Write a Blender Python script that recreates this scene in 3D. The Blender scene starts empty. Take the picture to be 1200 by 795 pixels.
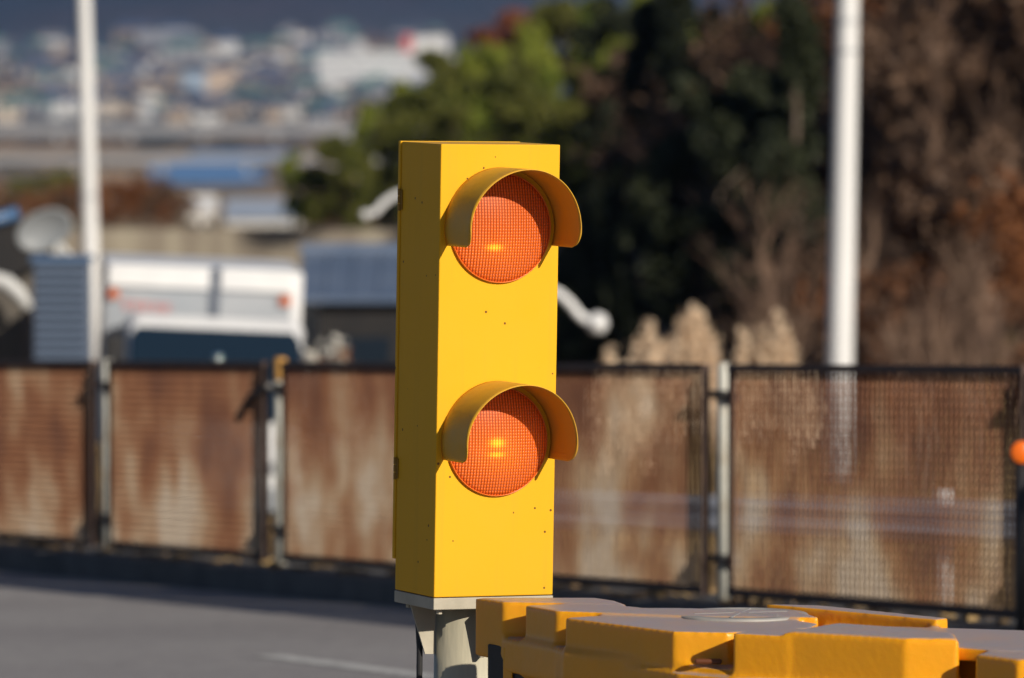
import bpy, bmesh, math, random
import numpy as np
from mathutils import Vector, Matrix, noise
from math import radians as R, sin, cos, pi, sqrt, exp

SC = bpy.context.scene
C = SC.collection
random.seed(7); np.random.seed(7)

# ------------------------------------------------------------------ camera, sky, sun
F = 8000.0                       # focal length in photo pixels (1200 wide)
PITCH = math.atan(397.5 / F)
cam = bpy.data.cameras.new('camera'); camo = bpy.data.objects.new('camera', cam); C.objects.link(camo)
cam.sensor_width = 36; cam.lens = F / 1200 * 36
cam.clip_start = 0.5; cam.clip_end = 60000
camo.location = (0, 0, 0); camo.rotation_euler = (pi / 2 - PITCH, 0, 0)
cam.dof.use_dof = True; cam.dof.focus_distance = 18.6; cam.dof.aperture_fstop = 4.3
SC.camera = camo

SUN_AZ, SUN_EL = R(40), R(23)    # azimuth: to the right of straight behind the camera
sdir = Vector((sin(SUN_AZ) * cos(SUN_EL), -cos(SUN_AZ) * cos(SUN_EL), sin(SUN_EL)))
w = bpy.data.worlds.new('World'); SC.world = w; w.use_nodes = True
nt = w.node_tree; bg = nt.nodes['Background']
sky = nt.nodes.new('ShaderNodeTexSky'); sky.sky_type = 'NISHITA'; sky.sun_disc = False
sky.sun_elevation = SUN_EL; sky.sun_rotation = math.atan2(sdir.x, sdir.y)
sky.air_density = 0.7; sky.dust_density = 0.2; sky.ozone_density = 1.6
nt.links.new(sky.outputs[0], bg.inputs[0]); bg.inputs[1].default_value = 0.05
sl = bpy.data.lights.new('sun', 'SUN'); slo = bpy.data.objects.new('sun', sl); C.objects.link(slo)
sl.energy = 5.0; sl.angle = R(0.53); sl.color = (1.0, 0.9, 0.76)
slo.rotation_euler = sdir.to_track_quat('Z', 'Y').to_euler(); slo.location = (20, -30, 40)
SC.view_settings.view_transform = 'Standard'; SC.view_settings.look = 'None'
SC.view_settings.exposure = 0.0; SC.view_settings.gamma = 1.0
SC.cycles.use_denoising = True
SC.cycles.max_bounces = 6; SC.cycles.diffuse_bounces = 3; SC.cycles.glossy_bounces = 3
SC.cycles.transmission_bounces = 4; SC.cycles.transparent_max_bounces = 8; SC.cycles.volume_bounces = 0
SC.cycles.sample_clamp_indirect = 5.0

# ------------------------------------------------------------------ pixel -> world helpers
def ray(px, py):
    a = (px - 600) / F; b = (397.5 - py) / F
    return Vector((a, cos(PITCH) + b * sin(PITCH), -sin(PITCH) + b * cos(PITCH)))
def at(px, py, Y):
    d = ray(px, py); return d * (Y / d.y)
def onz(px, py, z):
    d = ray(px, py); return d * (z / d.z)

# road plane: falls gently along the fence
D = Vector((-0.401, 0.916)); NV = Vector((-0.916, -0.401))
F0 = Vector((2.28, 30.7))
GR = 0.0464
def road_z(x, y): return -1.70 - GR * (x * D.x + y * D.y)
def fpt(t, n=0.0, z=0.0):        # t metres along the fence, n towards the road, z above the road
    p = F0 + D * t + NV * n
    return Vector((p.x, p.y, road_z(p.x, p.y) + z))
def onroad(px, py):
    d = ray(px, py)
    k = -1.70 / (d.z + GR * (d.x * D.x + d.y * D.y)); return d * k

# ------------------------------------------------------------------ mesh helpers
class MB:
    def __init__(s): s.v = []; s.f = []
    def add(s, vs, fs):
        b = len(s.v); s.v += [tuple(v) for v in vs]; s.f += [tuple(b + i for i in f) for f in fs]; return s
    def box(s, c, d, M=None):
        x, y, z = d[0] / 2, d[1] / 2, d[2] / 2
        vs = [Vector((i * x, j * y, k * z)) for k in (-1, 1) for j in (-1, 1) for i in (-1, 1)]
        if M is not None: vs = [M @ v for v in vs]
        vs = [v + Vector(c) for v in vs]
        return s.add(vs, [(0, 2, 3, 1), (4, 5, 7, 6), (0, 1, 5, 4), (2, 6, 7, 3), (0, 4, 6, 2), (1, 3, 7, 5)])
    def span(s, a, b): # axis aligned from corner a to b
        return s.box([(p + q) / 2 for p, q in zip(a, b)], [abs(q - p) for p, q in zip(a, b)])
    def prism(s, pts, z0, z1):
        n = len(pts)
        vs = [(p[0], p[1], z0) for p in pts] + [(p[0], p[1], z1) for p in pts]
        fs = [tuple(range(n - 1, -1, -1)), tuple(range(n, 2 * n))]
        fs += [(i, (i + 1) % n, n + (i + 1) % n, n + i) for i in range(n)]
        return s.add(vs, fs)
    def tube(s, pts, rad, seg=8, cap=True):
        pts = [Vector(p) for p in pts]
        if not hasattr(rad, '__len__'): rad = [rad] * len(pts)
        vs = []; fs = []
        for i, p in enumerate(pts):
            t = (pts[min(i + 1, len(pts) - 1)] - pts[max(i - 1, 0)])
            t = t.normalized() if t.length > 1e-9 else Vector((0, 0, 1))
            a = t.orthogonal() if i == 0 else (a - t * a.dot(t))
            a = a.normalized(); b = t.cross(a)
            for k in range(seg):
                q = 2 * pi * k / seg; vs.append(p + (a * cos(q) + b * sin(q)) * rad[i])
        for i in range(len(pts) - 1):
            for k in range(seg):
                k2 = (k + 1) % seg
                fs.append((i * seg + k, i * seg + k2, (i + 1) * seg + k2, (i + 1) * seg + k))
        if cap:
            fs.append(tuple(range(seg - 1, -1, -1))); n = (len(pts) - 1) * seg
            fs.append(tuple(range(n, n + seg)))
        return s.add(vs, fs)
    def lathe(s, prof, seg=32, c=(0, 0, 0), M=None):   # profile of (r, z), axis z
        vs = []; fs = []
        for r, z in prof:
            for k in range(seg):
                q = 2 * pi * k / seg; v = Vector((r * cos(q), r * sin(q), z))
                if M is not None: v = M @ v
                vs.append(v + Vector(c))
        for i in range(len(prof) - 1):
            for k in range(seg):
                k2 = (k + 1) % seg
                fs.append((i * seg + k, i * seg + k2, (i + 1) * seg + k2, (i + 1) * seg + k))
        fs.append(tuple(range(seg - 1, -1, -1))); n = (len(prof) - 1) * seg
        fs.append(tuple(range(n, n + seg)))
        return s.add(vs, fs)
    def build(s, name, mat, parent=None, smooth=False, bevel=0, seg=2, loc=None, fix=True):
        me = bpy.data.meshes.new(name); me.from_pydata(s.v, [], s.f); me.update()
        if fix:
            bm = bmesh.new(); bm.from_mesh(me); bmesh.ops.recalc_face_normals(bm, faces=bm.faces); bm.to_mesh(me); bm.free()
        if mat: me.materials.append(mat)
        o = bpy.data.objects.new(name, me); C.objects.link(o)
        if parent is not None: o.parent = parent
        if loc is not None: o.location = loc
        if smooth:
            for p in me.polygons: p.use_smooth = True
        if bevel:
            m = o.modifiers.new('bevel', 'BEVEL'); m.width = bevel; m.segments = seg; m.limit_method = 'ANGLE'
        return o

def tag(o, label=None, cat=None, group=None, kind=None):
    if label: o['label'] = label
    if cat: o['category'] = cat
    if group: o['group'] = group
    if kind: o['kind'] = kind
    return o
def empty(name, loc, label, cat, group=None, rz=0):
    o = bpy.data.objects.new(name, None); C.objects.link(o); o.location = loc
    o.rotation_euler = (0, 0, rz); o.empty_display_size = .2
    return tag(o, label, cat, group)
def copy_tree(o, parent=None):
    c = o.copy(); C.objects.link(c)
    if parent is not None: c.parent = parent
    for ch in list(o.children): copy_tree(ch, c)
    return c

# ------------------------------------------------------------------ materials
def mat(name, col, rough=0.6, metal=0.0, col2=None, scale=5.0, bump=0.0, bscale=None, detail=6, spec=None, thr=(.35, .65), coords='Object', stretch=None):
    m = bpy.data.materials.new(name); m.use_nodes = True; n = m.node_tree.nodes; L = m.node_tree.links
    p = n['Principled BSDF']; p.inputs['Base Color'].default_value = (*col, 1)
    p.inputs['Roughness'].default_value = rough; p.inputs['Metallic'].default_value = metal
    if spec is not None: p.inputs['Specular IOR Level'].default_value = spec
    if col2 or bump:
        tc = n.new('ShaderNodeTexCoord'); src = tc.outputs[coords]
        if stretch:
            mp = n.new('ShaderNodeMapping'); mp.inputs['Scale'].default_value = stretch
            L.new(src, mp.inputs[0]); src = mp.outputs[0]
    if col2:
        no = n.new('ShaderNodeTexNoise'); no.inputs['Scale'].default_value = scale; no.inputs['Detail'].default_value = detail
        L.new(src, no.inputs['Vector'])
        r = n.new('ShaderNodeValToRGB'); r.color_ramp.elements[0].position = thr[0]; r.color_ramp.elements[1].position = thr[1]
        r.color_ramp.elements[0].color = (*col, 1); r.color_ramp.elements[1].color = (*col2, 1)
        L.new(no.outputs[0], r.inputs[0]); L.new(r.outputs[0], p.inputs['Base Color'])
    if bump:
        nb = n.new('ShaderNodeTexNoise'); nb.inputs['Scale'].default_value = bscale or scale * 4; nb.inputs['Detail'].default_value = 5
        L.new(src, nb.inputs['Vector'])
        b = n.new('ShaderNodeBump'); b.inputs['Strength'].default_value = bump; b.inputs['Distance'].default_value = 0.01
        L.new(nb.outputs[0], b.inputs['Height']); L.new(b.outputs[0], p.inputs['Normal'])
    return m
def nodes(m): return m.node_tree.nodes, m.node_tree.links, m.node_tree.nodes['Principled BSDF']
def math_node(n, L, op, a, b=None):
    q = n.new('ShaderNodeMath'); q.operation = op
    for i, x in enumerate((a, b)):
        if x is None: continue
        if isinstance(x, (int, float)): q.inputs[i].default_value = x
        else: L.new(x, q.inputs[i])
    return q.outputs[0]
def mixc(n, L, fac, a, b, mode='MIX'):
    q = n.new('ShaderNodeMix'); q.data_type = 'RGBA'; q.blend_type = mode
    if isinstance(fac, (int, float)): q.inputs[0].default_value = fac
    else: L.new(fac, q.inputs[0])
    for i, x in ((6, a), (7, b)):
        if isinstance(x, tuple): q.inputs[i].default_value = (*x, 1)
        else: L.new(x, q.inputs[i])
    return q.outputs[2]
def ramp(n, L, src, stops):
    r = n.new('ShaderNodeValToRGB'); e = r.color_ramp.elements
    while len(e) < len(stops): e.new(0.5)
    for k, (pos, c) in enumerate(stops):
        e[k].position = pos; e[k].color = (*c, 1) if hasattr(c, '__len__') else (c, c, c, 1)
    L.new(src, r.inputs[0]); return r.outputs[0]
def noise_node(n, L, vec, scale, detail=5, rough=.55):
    q = n.new('ShaderNodeTexNoise'); q.inputs['Scale'].default_value = scale; q.inputs['Detail'].default_value = detail
    q.inputs['Roughness'].default_value = rough
    if vec is not None: L.new(vec, q.inputs['Vector'])
    return q.outputs[0]

# yellow painted sheet steel: faint dust, tiny chips
YEL = (0.77, 0.405, 0.016)
def yellow_paint():
    m = mat('yellow_paint', YEL, 0.38, spec=.05); n, L, p = nodes(m)
    tc = n.new('ShaderNodeTexCoord').outputs['Object']
    dust = noise_node(n, L, tc, 6, 7)
    c = mixc(n, L, math_node(n, L, 'MULTIPLY', dust, .22), YEL, (0.70, 0.42, 0.06))
    v = n.new('ShaderNodeTexVoronoi'); v.inputs['Scale'].default_value = 26; L.new(tc, v.inputs['Vector'])
    sel = noise_node(n, L, tc, 11, 1)
    chip = math_node(n, L, 'MULTIPLY', math_node(n, L, 'LESS_THAN', v.outputs['Distance'], math_node(n, L, 'MULTIPLY', sel, .15)), math_node(n, L, 'GREATER_THAN', sel, .555))
    c = mixc(n, L, chip, c, (0.16, 0.07, 0.02))
    mp = n.new('ShaderNodeMapping'); mp.inputs['Scale'].default_value = (30, 30, 1.2); L.new(tc, mp.inputs[0])
    st = noise_node(n, L, mp.outputs[0], 1.0, 4)
    c = mixc(n, L, ramp(n, L, st, [(.55, 0.0), (.8, .22)]), c, (0.52, 0.30, 0.05))
    L.new(c, p.inputs['Base Color'])
    L.new(math_node(n, L, 'ADD', math_node(n, L, 'MULTIPLY', dust, .25), .28), p.inputs['Roughness'])
    b = n.new('ShaderNodeBump'); b.inputs['Strength'].default_value = .12; b.inputs['Distance'].default_value = .003
    L.new(noise_node(n, L, tc, 60, 3), b.inputs['Height']); L.new(b.outputs[0], p.inputs['Normal'])
    return m
M_yel = yellow_paint()
M_visor = mat('visor_paint', (0.70, 0.36, 0.02), .42, spec=.25, col2=(0.60, 0.34, 0.05), scale=9, bump=.08)

def lens_material(hot):
    m = mat('amber_lens', (0.80, 0.10, 0.012), 0.28); n, L, p = nodes(m)
    tc = n.new('ShaderNodeTexCoord').outputs['Object']
    sx = n.new('ShaderNodeSeparateXYZ'); L.new(tc, sx.inputs[0])
    pitch = 2 * pi / 0.0084
    wx = math_node(n, L, 'ABSOLUTE', math_node(n, L, 'SINE', math_node(n, L, 'MULTIPLY', sx.outputs[0], pitch / 2)))
    wz = math_node(n, L, 'ABSOLUTE', math_node(n, L, 'SINE', math_node(n, L, 'MULTIPLY', sx.outputs[2], pitch / 2)))
    cell = math_node(n, L, 'MULTIPLY', math_node(n, L, 'POWER', wx, .6), math_node(n, L, 'ADD', math_node(n, L, 'MULTIPLY', math_node(n, L, 'POWER', wz, .6), .45), .55))
    dust = noise_node(n, L, tc, 14, 5)
    c = mixc(n, L, ramp(n, L, cell, [(.2, 0.0), (.85, 1.0)]), (0.25, 0.019, 0.001), (0.74, 0.118, 0.002))
    c = mixc(n, L, math_node(n, L, 'MULTIPLY', dust, .09), c, (0.75, 0.40, 0.20))
    L.new(c, p.inputs['Base Color'])
    b = n.new('ShaderNodeBump'); b.inputs['Strength'].default_value = .75; b.inputs['Distance'].default_value = .0045
    L.new(cell, b.inputs['Height']); L.new(b.outputs[0], p.inputs['Normal'])
    p.inputs['Coat Weight'].default_value = .15; p.inputs['Coat Roughness'].default_value = .4; p.inputs['Specular IOR Level'].default_value = .35
    # the lamp burning behind the lens
    tot = None
    for hx, hz, rx, rz, k in hot:
        a = math_node(n, L, 'POWER', math_node(n, L, 'DIVIDE', math_node(n, L, 'SUBTRACT', sx.outputs[0], hx), rx), 2)
        a = math_node(n, L, 'POWER', math_node(n, L, 'ABSOLUTE', math_node(n, L, 'DIVIDE', math_node(n, L, 'SUBTRACT', sx.outputs[0], hx), rx)), 2)
        d = math_node(n, L, 'POWER', math_node(n, L, 'ABSOLUTE', math_node(n, L, 'DIVIDE', math_node(n, L, 'SUBTRACT', sx.outputs[2], hz), rz)), 2)
        g = math_node(n, L, 'MULTIPLY', math_node(n, L, 'EXPONENT', math_node(n, L, 'MULTIPLY', math_node(n, L, 'ADD', a, d), -1)), k)
        tot = g if tot is None else math_node(n, L, 'ADD', tot, g)
    tot = math_node(n, L, 'MULTIPLY', tot, math_node(n, L, 'ADD', math_node(n, L, 'MULTIPLY', cell, .8), .25))
    ec = ramp(n, L, tot, [(0.0, (1, .10, .008)), (.35, (1, .17, .01)), (1.0, (1, .42, .015))])
    L.new(ec, p.inputs['Emission Color']); L.new(tot, p.inputs['Emission Strength'])
    return m

M_galv = mat('weathered_steel', (0.34, 0.31, 0.24), .6, .1, col2=(0.46, 0.42, 0.33), scale=7, bump=.15, bscale=30)
M_galv_pole = mat('galvanised_pole', (0.42, 0.40, 0.31), .5, .15, col2=(0.55, 0.51, 0.38), scale=4, bump=.1, stretch=(6, 6, 1))
M_darksteel = mat('dark_steel', (0.03, 0.03, 0.035), .5, .3, col2=(0.05, 0.045, 0.04), scale=8)
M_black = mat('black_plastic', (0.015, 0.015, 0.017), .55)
M_white_pole = mat('white_pole', (0.78, 0.79, 0.80), .45, col2=(0.68, 0.69, 0.70), scale=1.2, stretch=(4, 4, .5))
M_white = mat('white_paint', (0.80, 0.81, 0.82), .35, col2=(0.72, 0.73, 0.75), scale=3)
M_grey = mat('grey_panel', (0.33, 0.36, 0.40), .4, col2=(0.40, 0.42, 0.45), scale=2)
M_postpaint = mat('flaking_post_paint', (0.62, 0.62, 0.56), .6, col2=(0.42, 0.34, 0.24), scale=5, thr=(.5, .75), bump=.2)
M_plastic = mat('barrier_plastic', (0.86, 0.365, 0.006), .36, spec=.35, col2=(0.78, 0.34, 0.012), scale=5, bump=.12, bscale=45)
n_, L_, p_ = nodes(M_plastic)
p_.inputs['Subsurface Weight'].default_value = .22; p_.inputs['Subsurface Radius'].default_value = (.05, .022, .004)
p_.inputs['Subsurface Scale'].default_value = .6
p_.inputs['Coat Weight'].default_value = .15; p_.inputs['Coat Roughness'].default_value = .35
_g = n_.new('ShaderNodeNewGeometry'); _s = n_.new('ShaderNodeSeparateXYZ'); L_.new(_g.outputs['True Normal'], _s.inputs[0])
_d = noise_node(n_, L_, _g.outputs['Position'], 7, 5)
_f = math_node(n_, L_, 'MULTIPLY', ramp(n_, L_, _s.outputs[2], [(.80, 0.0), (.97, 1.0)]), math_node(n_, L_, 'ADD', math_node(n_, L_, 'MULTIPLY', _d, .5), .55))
_c = mixc(n_, L_, _f, p_.inputs['Base Color'].links[0].from_socket, (.36, .335, .35))   # grey sky sheen painted together with settled road dust on level tops
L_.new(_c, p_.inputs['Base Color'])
M_lid = mat('grey_lid', (0.30, 0.29, 0.28), .5, col2=(0.38, 0.37, 0.34), scale=12)
M_orange = mat('orange_reflector', (0.85, 0.16, 0.01), .3)
M_glass = mat('dark_glass', (0.008, 0.018, 0.032), .08, spec=.8)

def rust_material():
    m = mat('rusty_mesh', (0.4, .3, .2), .75); n, L, p = nodes(m)
    tc = n.new('ShaderNodeTexCoord').outputs['Object']
    oi = n.new('ShaderNodeObjectInfo')
    add = n.new('ShaderNodeVectorMath'); add.operation = 'ADD'
    cmb = n.new('ShaderNodeCombineXYZ'); L.new(math_node(n, L, 'MULTIPLY', oi.outputs['Random'], 40), cmb.inputs[1])
    L.new(tc, add.inputs[0]); L.new(cmb.outputs[0], add.inputs[1])
    mp = n.new('ShaderNodeMapping'); mp.inputs['Scale'].default_value = (1.1, 1, 1.0); L.new(add.outputs[0], mp.inputs[0])
    mp2 = n.new('ShaderNodeMapping'); mp2.inputs['Scale'].default_value = (5, 1, .8); L.new(add.outputs[0], mp2.inputs[0])
    a = noise_node(n, L, mp.outputs[0], 1.3, 3, .5)
    s = noise_node(n, L, mp2.outputs[0], 1.5, 4)
    sx = n.new('ShaderNodeSeparateXYZ'); L.new(tc, sx.inputs[0])
    hz = math_node(n, L, 'ADD', sx.outputs[2], math_node(n, L, 'MULTIPLY', sx.outputs[0], GR))
    v = math_node(n, L, 'ADD', math_node(n, L, 'MULTIPLY', a, 1.55), math_node(n, L, 'MULTIPLY', s, .26))
    v = math_node(n, L, 'ADD', v, math_node(n, L, 'MULTIPLY', hz, .20))
    c = ramp(n, L, math_node(n, L, 'MULTIPLY', math_node(n, L, 'SUBTRACT', v, .17), .8), [(.47, (0.46, 0.38, 0.30)), (.56, (0.38, 0.265, 0.17)), (.64, (0.29, 0.155, 0.082)), (.74, (0.22, 0.087, 0.036)), (.88, (0.13, 0.045, 0.02))])
    fine = noise_node(n, L, tc, 22, 4)
    c = mixc(n, L, ramp(n, L, fine, [(.55, 0.0), (.75, .5)]), c, (0.14, 0.07, 0.04))
    L.new(c, p.inputs['Base Color']); return m
M_rust = rust_material()
M_rail = mat('dark_rusty_rail', (0.05, 0.03, 0.025), .7, col2=(0.09, 0.045, 0.03), scale=6)

def road_material():
    m = mat('old_asphalt', (0.2, .2, .2), .85); n, L, p = nodes(m)
    tc = n.new('ShaderNodeTexCoord').outputs['Object']
    g = noise_node(n, L, tc, 90, 4, .7); b = noise_node(n, L, tc, .5, 5); md = noise_node(n, L, tc, 9, 6, .65)
    c = mixc(n, L, ramp(n, L, b, [(.3, 0.0), (.7, 1.0)]), (0.275, 0.26, 0.262), (0.345, 0.33, 0.328))
    c = mixc(n, L, ramp(n, L, md, [(.35, .35), (.62, 0.0)]), c, (0.12, .115, .12))
    c = mixc(n, L, ramp(n, L, g, [(.55, 0.0), (.75, .6)]), c, (0.42, .41, .40))
    c = mixc(n, L, ramp(n, L, g, [(.25, .7), (.42, 0.0)]), c, (0.07, .07, .075))
    L.new(c, p.inputs['Base Color'])
    bp = n.new('ShaderNodeBump'); bp.inputs['Strength'].default_value = .5; bp.inputs['Distance'].default_value = .006
    L.new(g, bp.inputs['Height']); L.new(bp.outputs[0], p.inputs['Normal'])
    return m
M_road = road_material()
M_line = mat('worn_white_line', (0.62, 0.62, 0.60), .8, col2=(0.30, 0.30, 0.30), scale=14, thr=(.45, .62))
M_kerb = mat('kerb_concrete', (0.12, 0.115, 0.115), .85, col2=(0.07, 0.07, 0.07), scale=3, bump=.3)

# ------------------------------------------------------------------ terrain
PROF = [(-60, -1.6), (30, -4.3), (50, -4.9), (75, -5.4), (95, -6.0), (118, -6.0), (150, -5.05), (200, -6.7), (300, -10.4), (600, -20.6), (1000, -31.5),
        (2000, -58.5), (2600, -68.8), (3150, -68.5), (3300, -60), (4000, -54), (5500, -31), (6100, -2), (7000, 70), (8500, 240), (11000, 520), (14000, 700)]
def lerp_tab(tab, x):
    if x <= tab[0][0]: return tab[0][1]
    for (a, b), (c, d) in zip(tab, tab[1:]):
        if x <= c: return b + (d - b) * (x - a) / (c - a)
    return tab[-1][1]
def smooth(t): t = max(0, min(1, t)); return t * t * (3 - 2 * t)
X0 = [(60, 5.5), (75, 5.0), (100, 4.0), (140, 4.5), (180, 6), (300, 8), (600, 5), (1500, -30)]
def ground_z(x, y):
    n = (Vector((x, y)) - F0).dot(NV)
    base = lerp_tab(PROF, y)
    if y > 200: base += noise.noise(Vector((x * .012, y * .004, 3))) * min(2.0, y / 900)
    if y > 4500: base += noise.fractal(Vector((x * .0016, y * .0011, 1)), 1, 2, 5) * min(60, (y - 4500) / 30)
    if y > 60:
        k = smooth((y - 60) / 40) * (1 - smooth((y - 1000) / 700))
        dx = x - lerp_tab(X0, y)
        if dx > 0: base += k * min(dx * .85, 17 + dx * .03) * (1 + .12 * noise.noise(Vector((x * .2, y * .1, 0))))
    if 2450 < y < 3250:              # river bed
        cpx = 228 + (y - 2600) / 550 * 60
        xc = (cpx - 600) / F * y; hw = 52 / F * y * (1 + 1.1 * noise.noise(Vector((y * .013, 0, 7))) + .3 * noise.noise(Vector((x * .03, y * .05, 2))))
        d = abs(x - xc) / hw
        base -= 3.5 * smooth((1.25 - d) / .35) if 2590 < y < 3160 else 0
    road = road_z(x, y) - .07
    t = smooth((n + .5 + 2.2) / 2.2)      # 1 on the road side, 0 two metres beyond
    t *= 1 - smooth((y - 60) / 30)
    rough = 0 if n > -.6 else .12 * noise.noise(Vector((x * .9, y * .5, 5)))
    return base * (1 - t) + road * t + rough * (1 if y < 300 else 0)
ys = list(np.concatenate([np.linspace(-60, 24, 12), np.linspace(26, 130, 120), np.geomspace(132, 14000, 210)]))
us = np.sign(np.linspace(-1, 1, 141)) * np.abs(np.linspace(-1, 1, 141)) ** 1.6
vs = []; fs = []
for y in ys:
    W = 60 + max(0, y) * .5
    for u in us: vs.append((u * W, y, ground_z(u * W, y)))
nx = len(us)
for j in range(len(ys) - 1):
    for i in range(nx - 1):
        a = j * nx + i; fs.append((a, a + 1, a + nx + 1, a + nx))
def ground_material():
    m = mat('ground_cover', (0.2, .15, .1), .95); n, L, p = nodes(m)
    g = n.new('ShaderNodeNewGeometry').outputs['Position']
    sx = n.new('ShaderNodeSeparateXYZ'); L.new(g, sx.inputs[0])
    lg = math_node(n, L, 'DIVIDE', math_node(n, L, 'LOGARITHM', math_node(n, L, 'MAXIMUM', sx.outputs[1], 10), 10), 5)   # 100m .4, 1000m .6, 3300 .704
    fine = noise_node(n, L, g, 2.2, 6, .65); mid = noise_node(n, L, g, .05, 6, .6); big = noise_node(n, L, g, .004, 6, .6)
    near = mixc(n, L, ramp(n, L, fine, [(.35, 0.0), (.65, 1.0)]), (0.10, 0.062, 0.035), (0.24, 0.165, 0.095))
    mpv = n.new('ShaderNodeMapping'); mpv.inputs['Scale'].default_value = (.022, .005, 0); L.new(g, mpv.inputs[0])
    pat = noise_node(n, L, mpv.outputs[0], 1.0, 5, .6)
    valley = mixc(n, L, ramp(n, L, pat, [(.40, 0.0), (.58, 1.0)]), (0.10, 0.09, 0.05), (0.62, 0.42, 0.24))
    valley = mixc(n, L, ramp(n, L, mid, [(.42, .45), (.6, 0.0)]), valley, (0.10, 0.10, 0.06))
    town = mixc(n, L, ramp(n, L, mid, [(.4, 0.0), (.6, 1.0)]), (0.03, 0.05, 0.045), (0.14, 0.14, 0.15))
    hill = mixc(n, L, ramp(n, L, big, [(.42, 0.0), (.6, 1.0)]), (0.015, 0.03, 0.04), (0.06, 0.035, 0.035))
    hill = mixc(n, L, ramp(n, L, mid, [(.35, .5), (.65, 0.0)]), hill, (0.02, 0.03, 0.018))
    c = mixc(n, L, ramp(n, L, lg, [(.42, 0.0), (.47, 1.0)]), near, valley)
    c = mixc(n, L, ramp(n, L, lg, [(.700, 0.0), (.704, 1.0)]), c, town)
    c = mixc(n, L, ramp(n, L, lg, [(.742, 0.0), (.752, 1.0)]), c, hill)
    L.new(c, p.inputs['Base Color']); p.inputs['Specular IOR Level'].default_value = .1
    return m
mb = MB(); mb.v = vs; mb.f = fs
tag(mb.build('ground', ground_material(), smooth=True, fix=False), kind='structure')

# road sheet, kerb, worn line
mb = MB(); A = [fpt(-30, .2, 0), fpt(-30, 26, 0), fpt(40, 26, 0), fpt(40, .2, 0)]
mb.add(A, [(0, 1, 2, 3)]); tag(mb.build('road', M_road), kind='structure')
mb = MB()
for t0 in np.arange(-24, 39, 1.5):
    ts = (t0 + .006, t0 + 1.494)
    vsb = []
    for t in ts:
        vsb += [fpt(t, -.42, -.25), fpt(t, .26, -.25), fpt(t, .24, .135), fpt(t, .20, .15), fpt(t, -.42, .15)]
    mb.add(vsb, [(4, 3, 2, 1, 0), (5, 6, 7, 8, 9)] + [(i, (i + 1) % 5, 5 + (i + 1) % 5, 5 + i) for i in range(5)])
tag(mb.build('kerb', M_kerb), kind='structure')
a, b = onroad(312, 769), onroad(560, 801)
dv = (b - a); dv.z = 0; dv.normalize(); sd = Vector((-dv.y, dv.x, 0)) * .07
mb = MB(); q = [a - sd, a + sd, b + sd + dv * 3, b - sd + dv * 3]
mb.add([Vector((v.x, v.y, road_z(v.x, v.y) + .004)) for v in q], [(0, 1, 2, 3)])
tag(mb.build('road_marking', M_line), kind='structure')

# river
M_water = mat('river_water', (0.13, 0.34, 0.68), .35, bump=.3, bscale=.2, coords='Object', spec=.6)
mb = MB(); mb.add([(-900, 2450, -69.9), (700, 2450, -69.9), (700, 3230, -69.9), (-900, 3230, -69.9)], [(0, 1, 2, 3)])
tag(mb.build('river', M_water), kind='structure')

# ------------------------------------------------------------------ the flashing signal
sx0, sy0 = -.120, 18.72
sig_g = road_z(sx0, sy0)
sig = empty('flashing_signal', (sx0, sy0, sig_g), 'yellow steel flashing signal box with two amber lenses on a short grey pole', 'traffic signal')
sig.rotation_euler = (Matrix.Rotation(.0165, 3, 'Y') @ Matrix.Rotation(R(25), 3, 'Z')).to_euler()
Wb, Db = .358, .262
zb, zt = -1.627 - sig_g, -.392 - sig_g
mb = MB(); mb.span((-Wb / 2, -Db / 2, zb), (Wb / 2, Db / 2, zt)); mb.build('housing', M_yel, sig, bevel=.003)
dr = MB(); dr.span((-Wb / 2 - .003, Db / 2 + .001, zb + .085), (Wb / 2 + .002, Db / 2 + .016, zt + .0015)); dro = dr.build('back_door', M_yel, sig, bevel=.002)
for zz in (zt - .19, zt - .93):
    h = MB()
    for k in range(3): h.tube([(-Wb / 2 - .006, Db / 2 - .002, zz + .021 * k), (-Wb / 2 - .006, Db / 2 - .002, zz + .021 * k + .018)], .0045, 10)
    h.span((-Wb / 2 - .004, Db / 2 - .014, zz + .003), (-Wb / 2 - .001, Db / 2 - .001, zz + .057))
    h.build('hinge', mat('painted_hinge', (.30, .16, .015), .6), dro)
mb = MB(); mb.span((-Wb / 2 - .001, -Db / 2 - .001, zb - .034), (Wb / 2 + .001, Db / 2 + .001, zb - .002)); mb.build('base_plate', M_galv, sig, bevel=.002)
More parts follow.
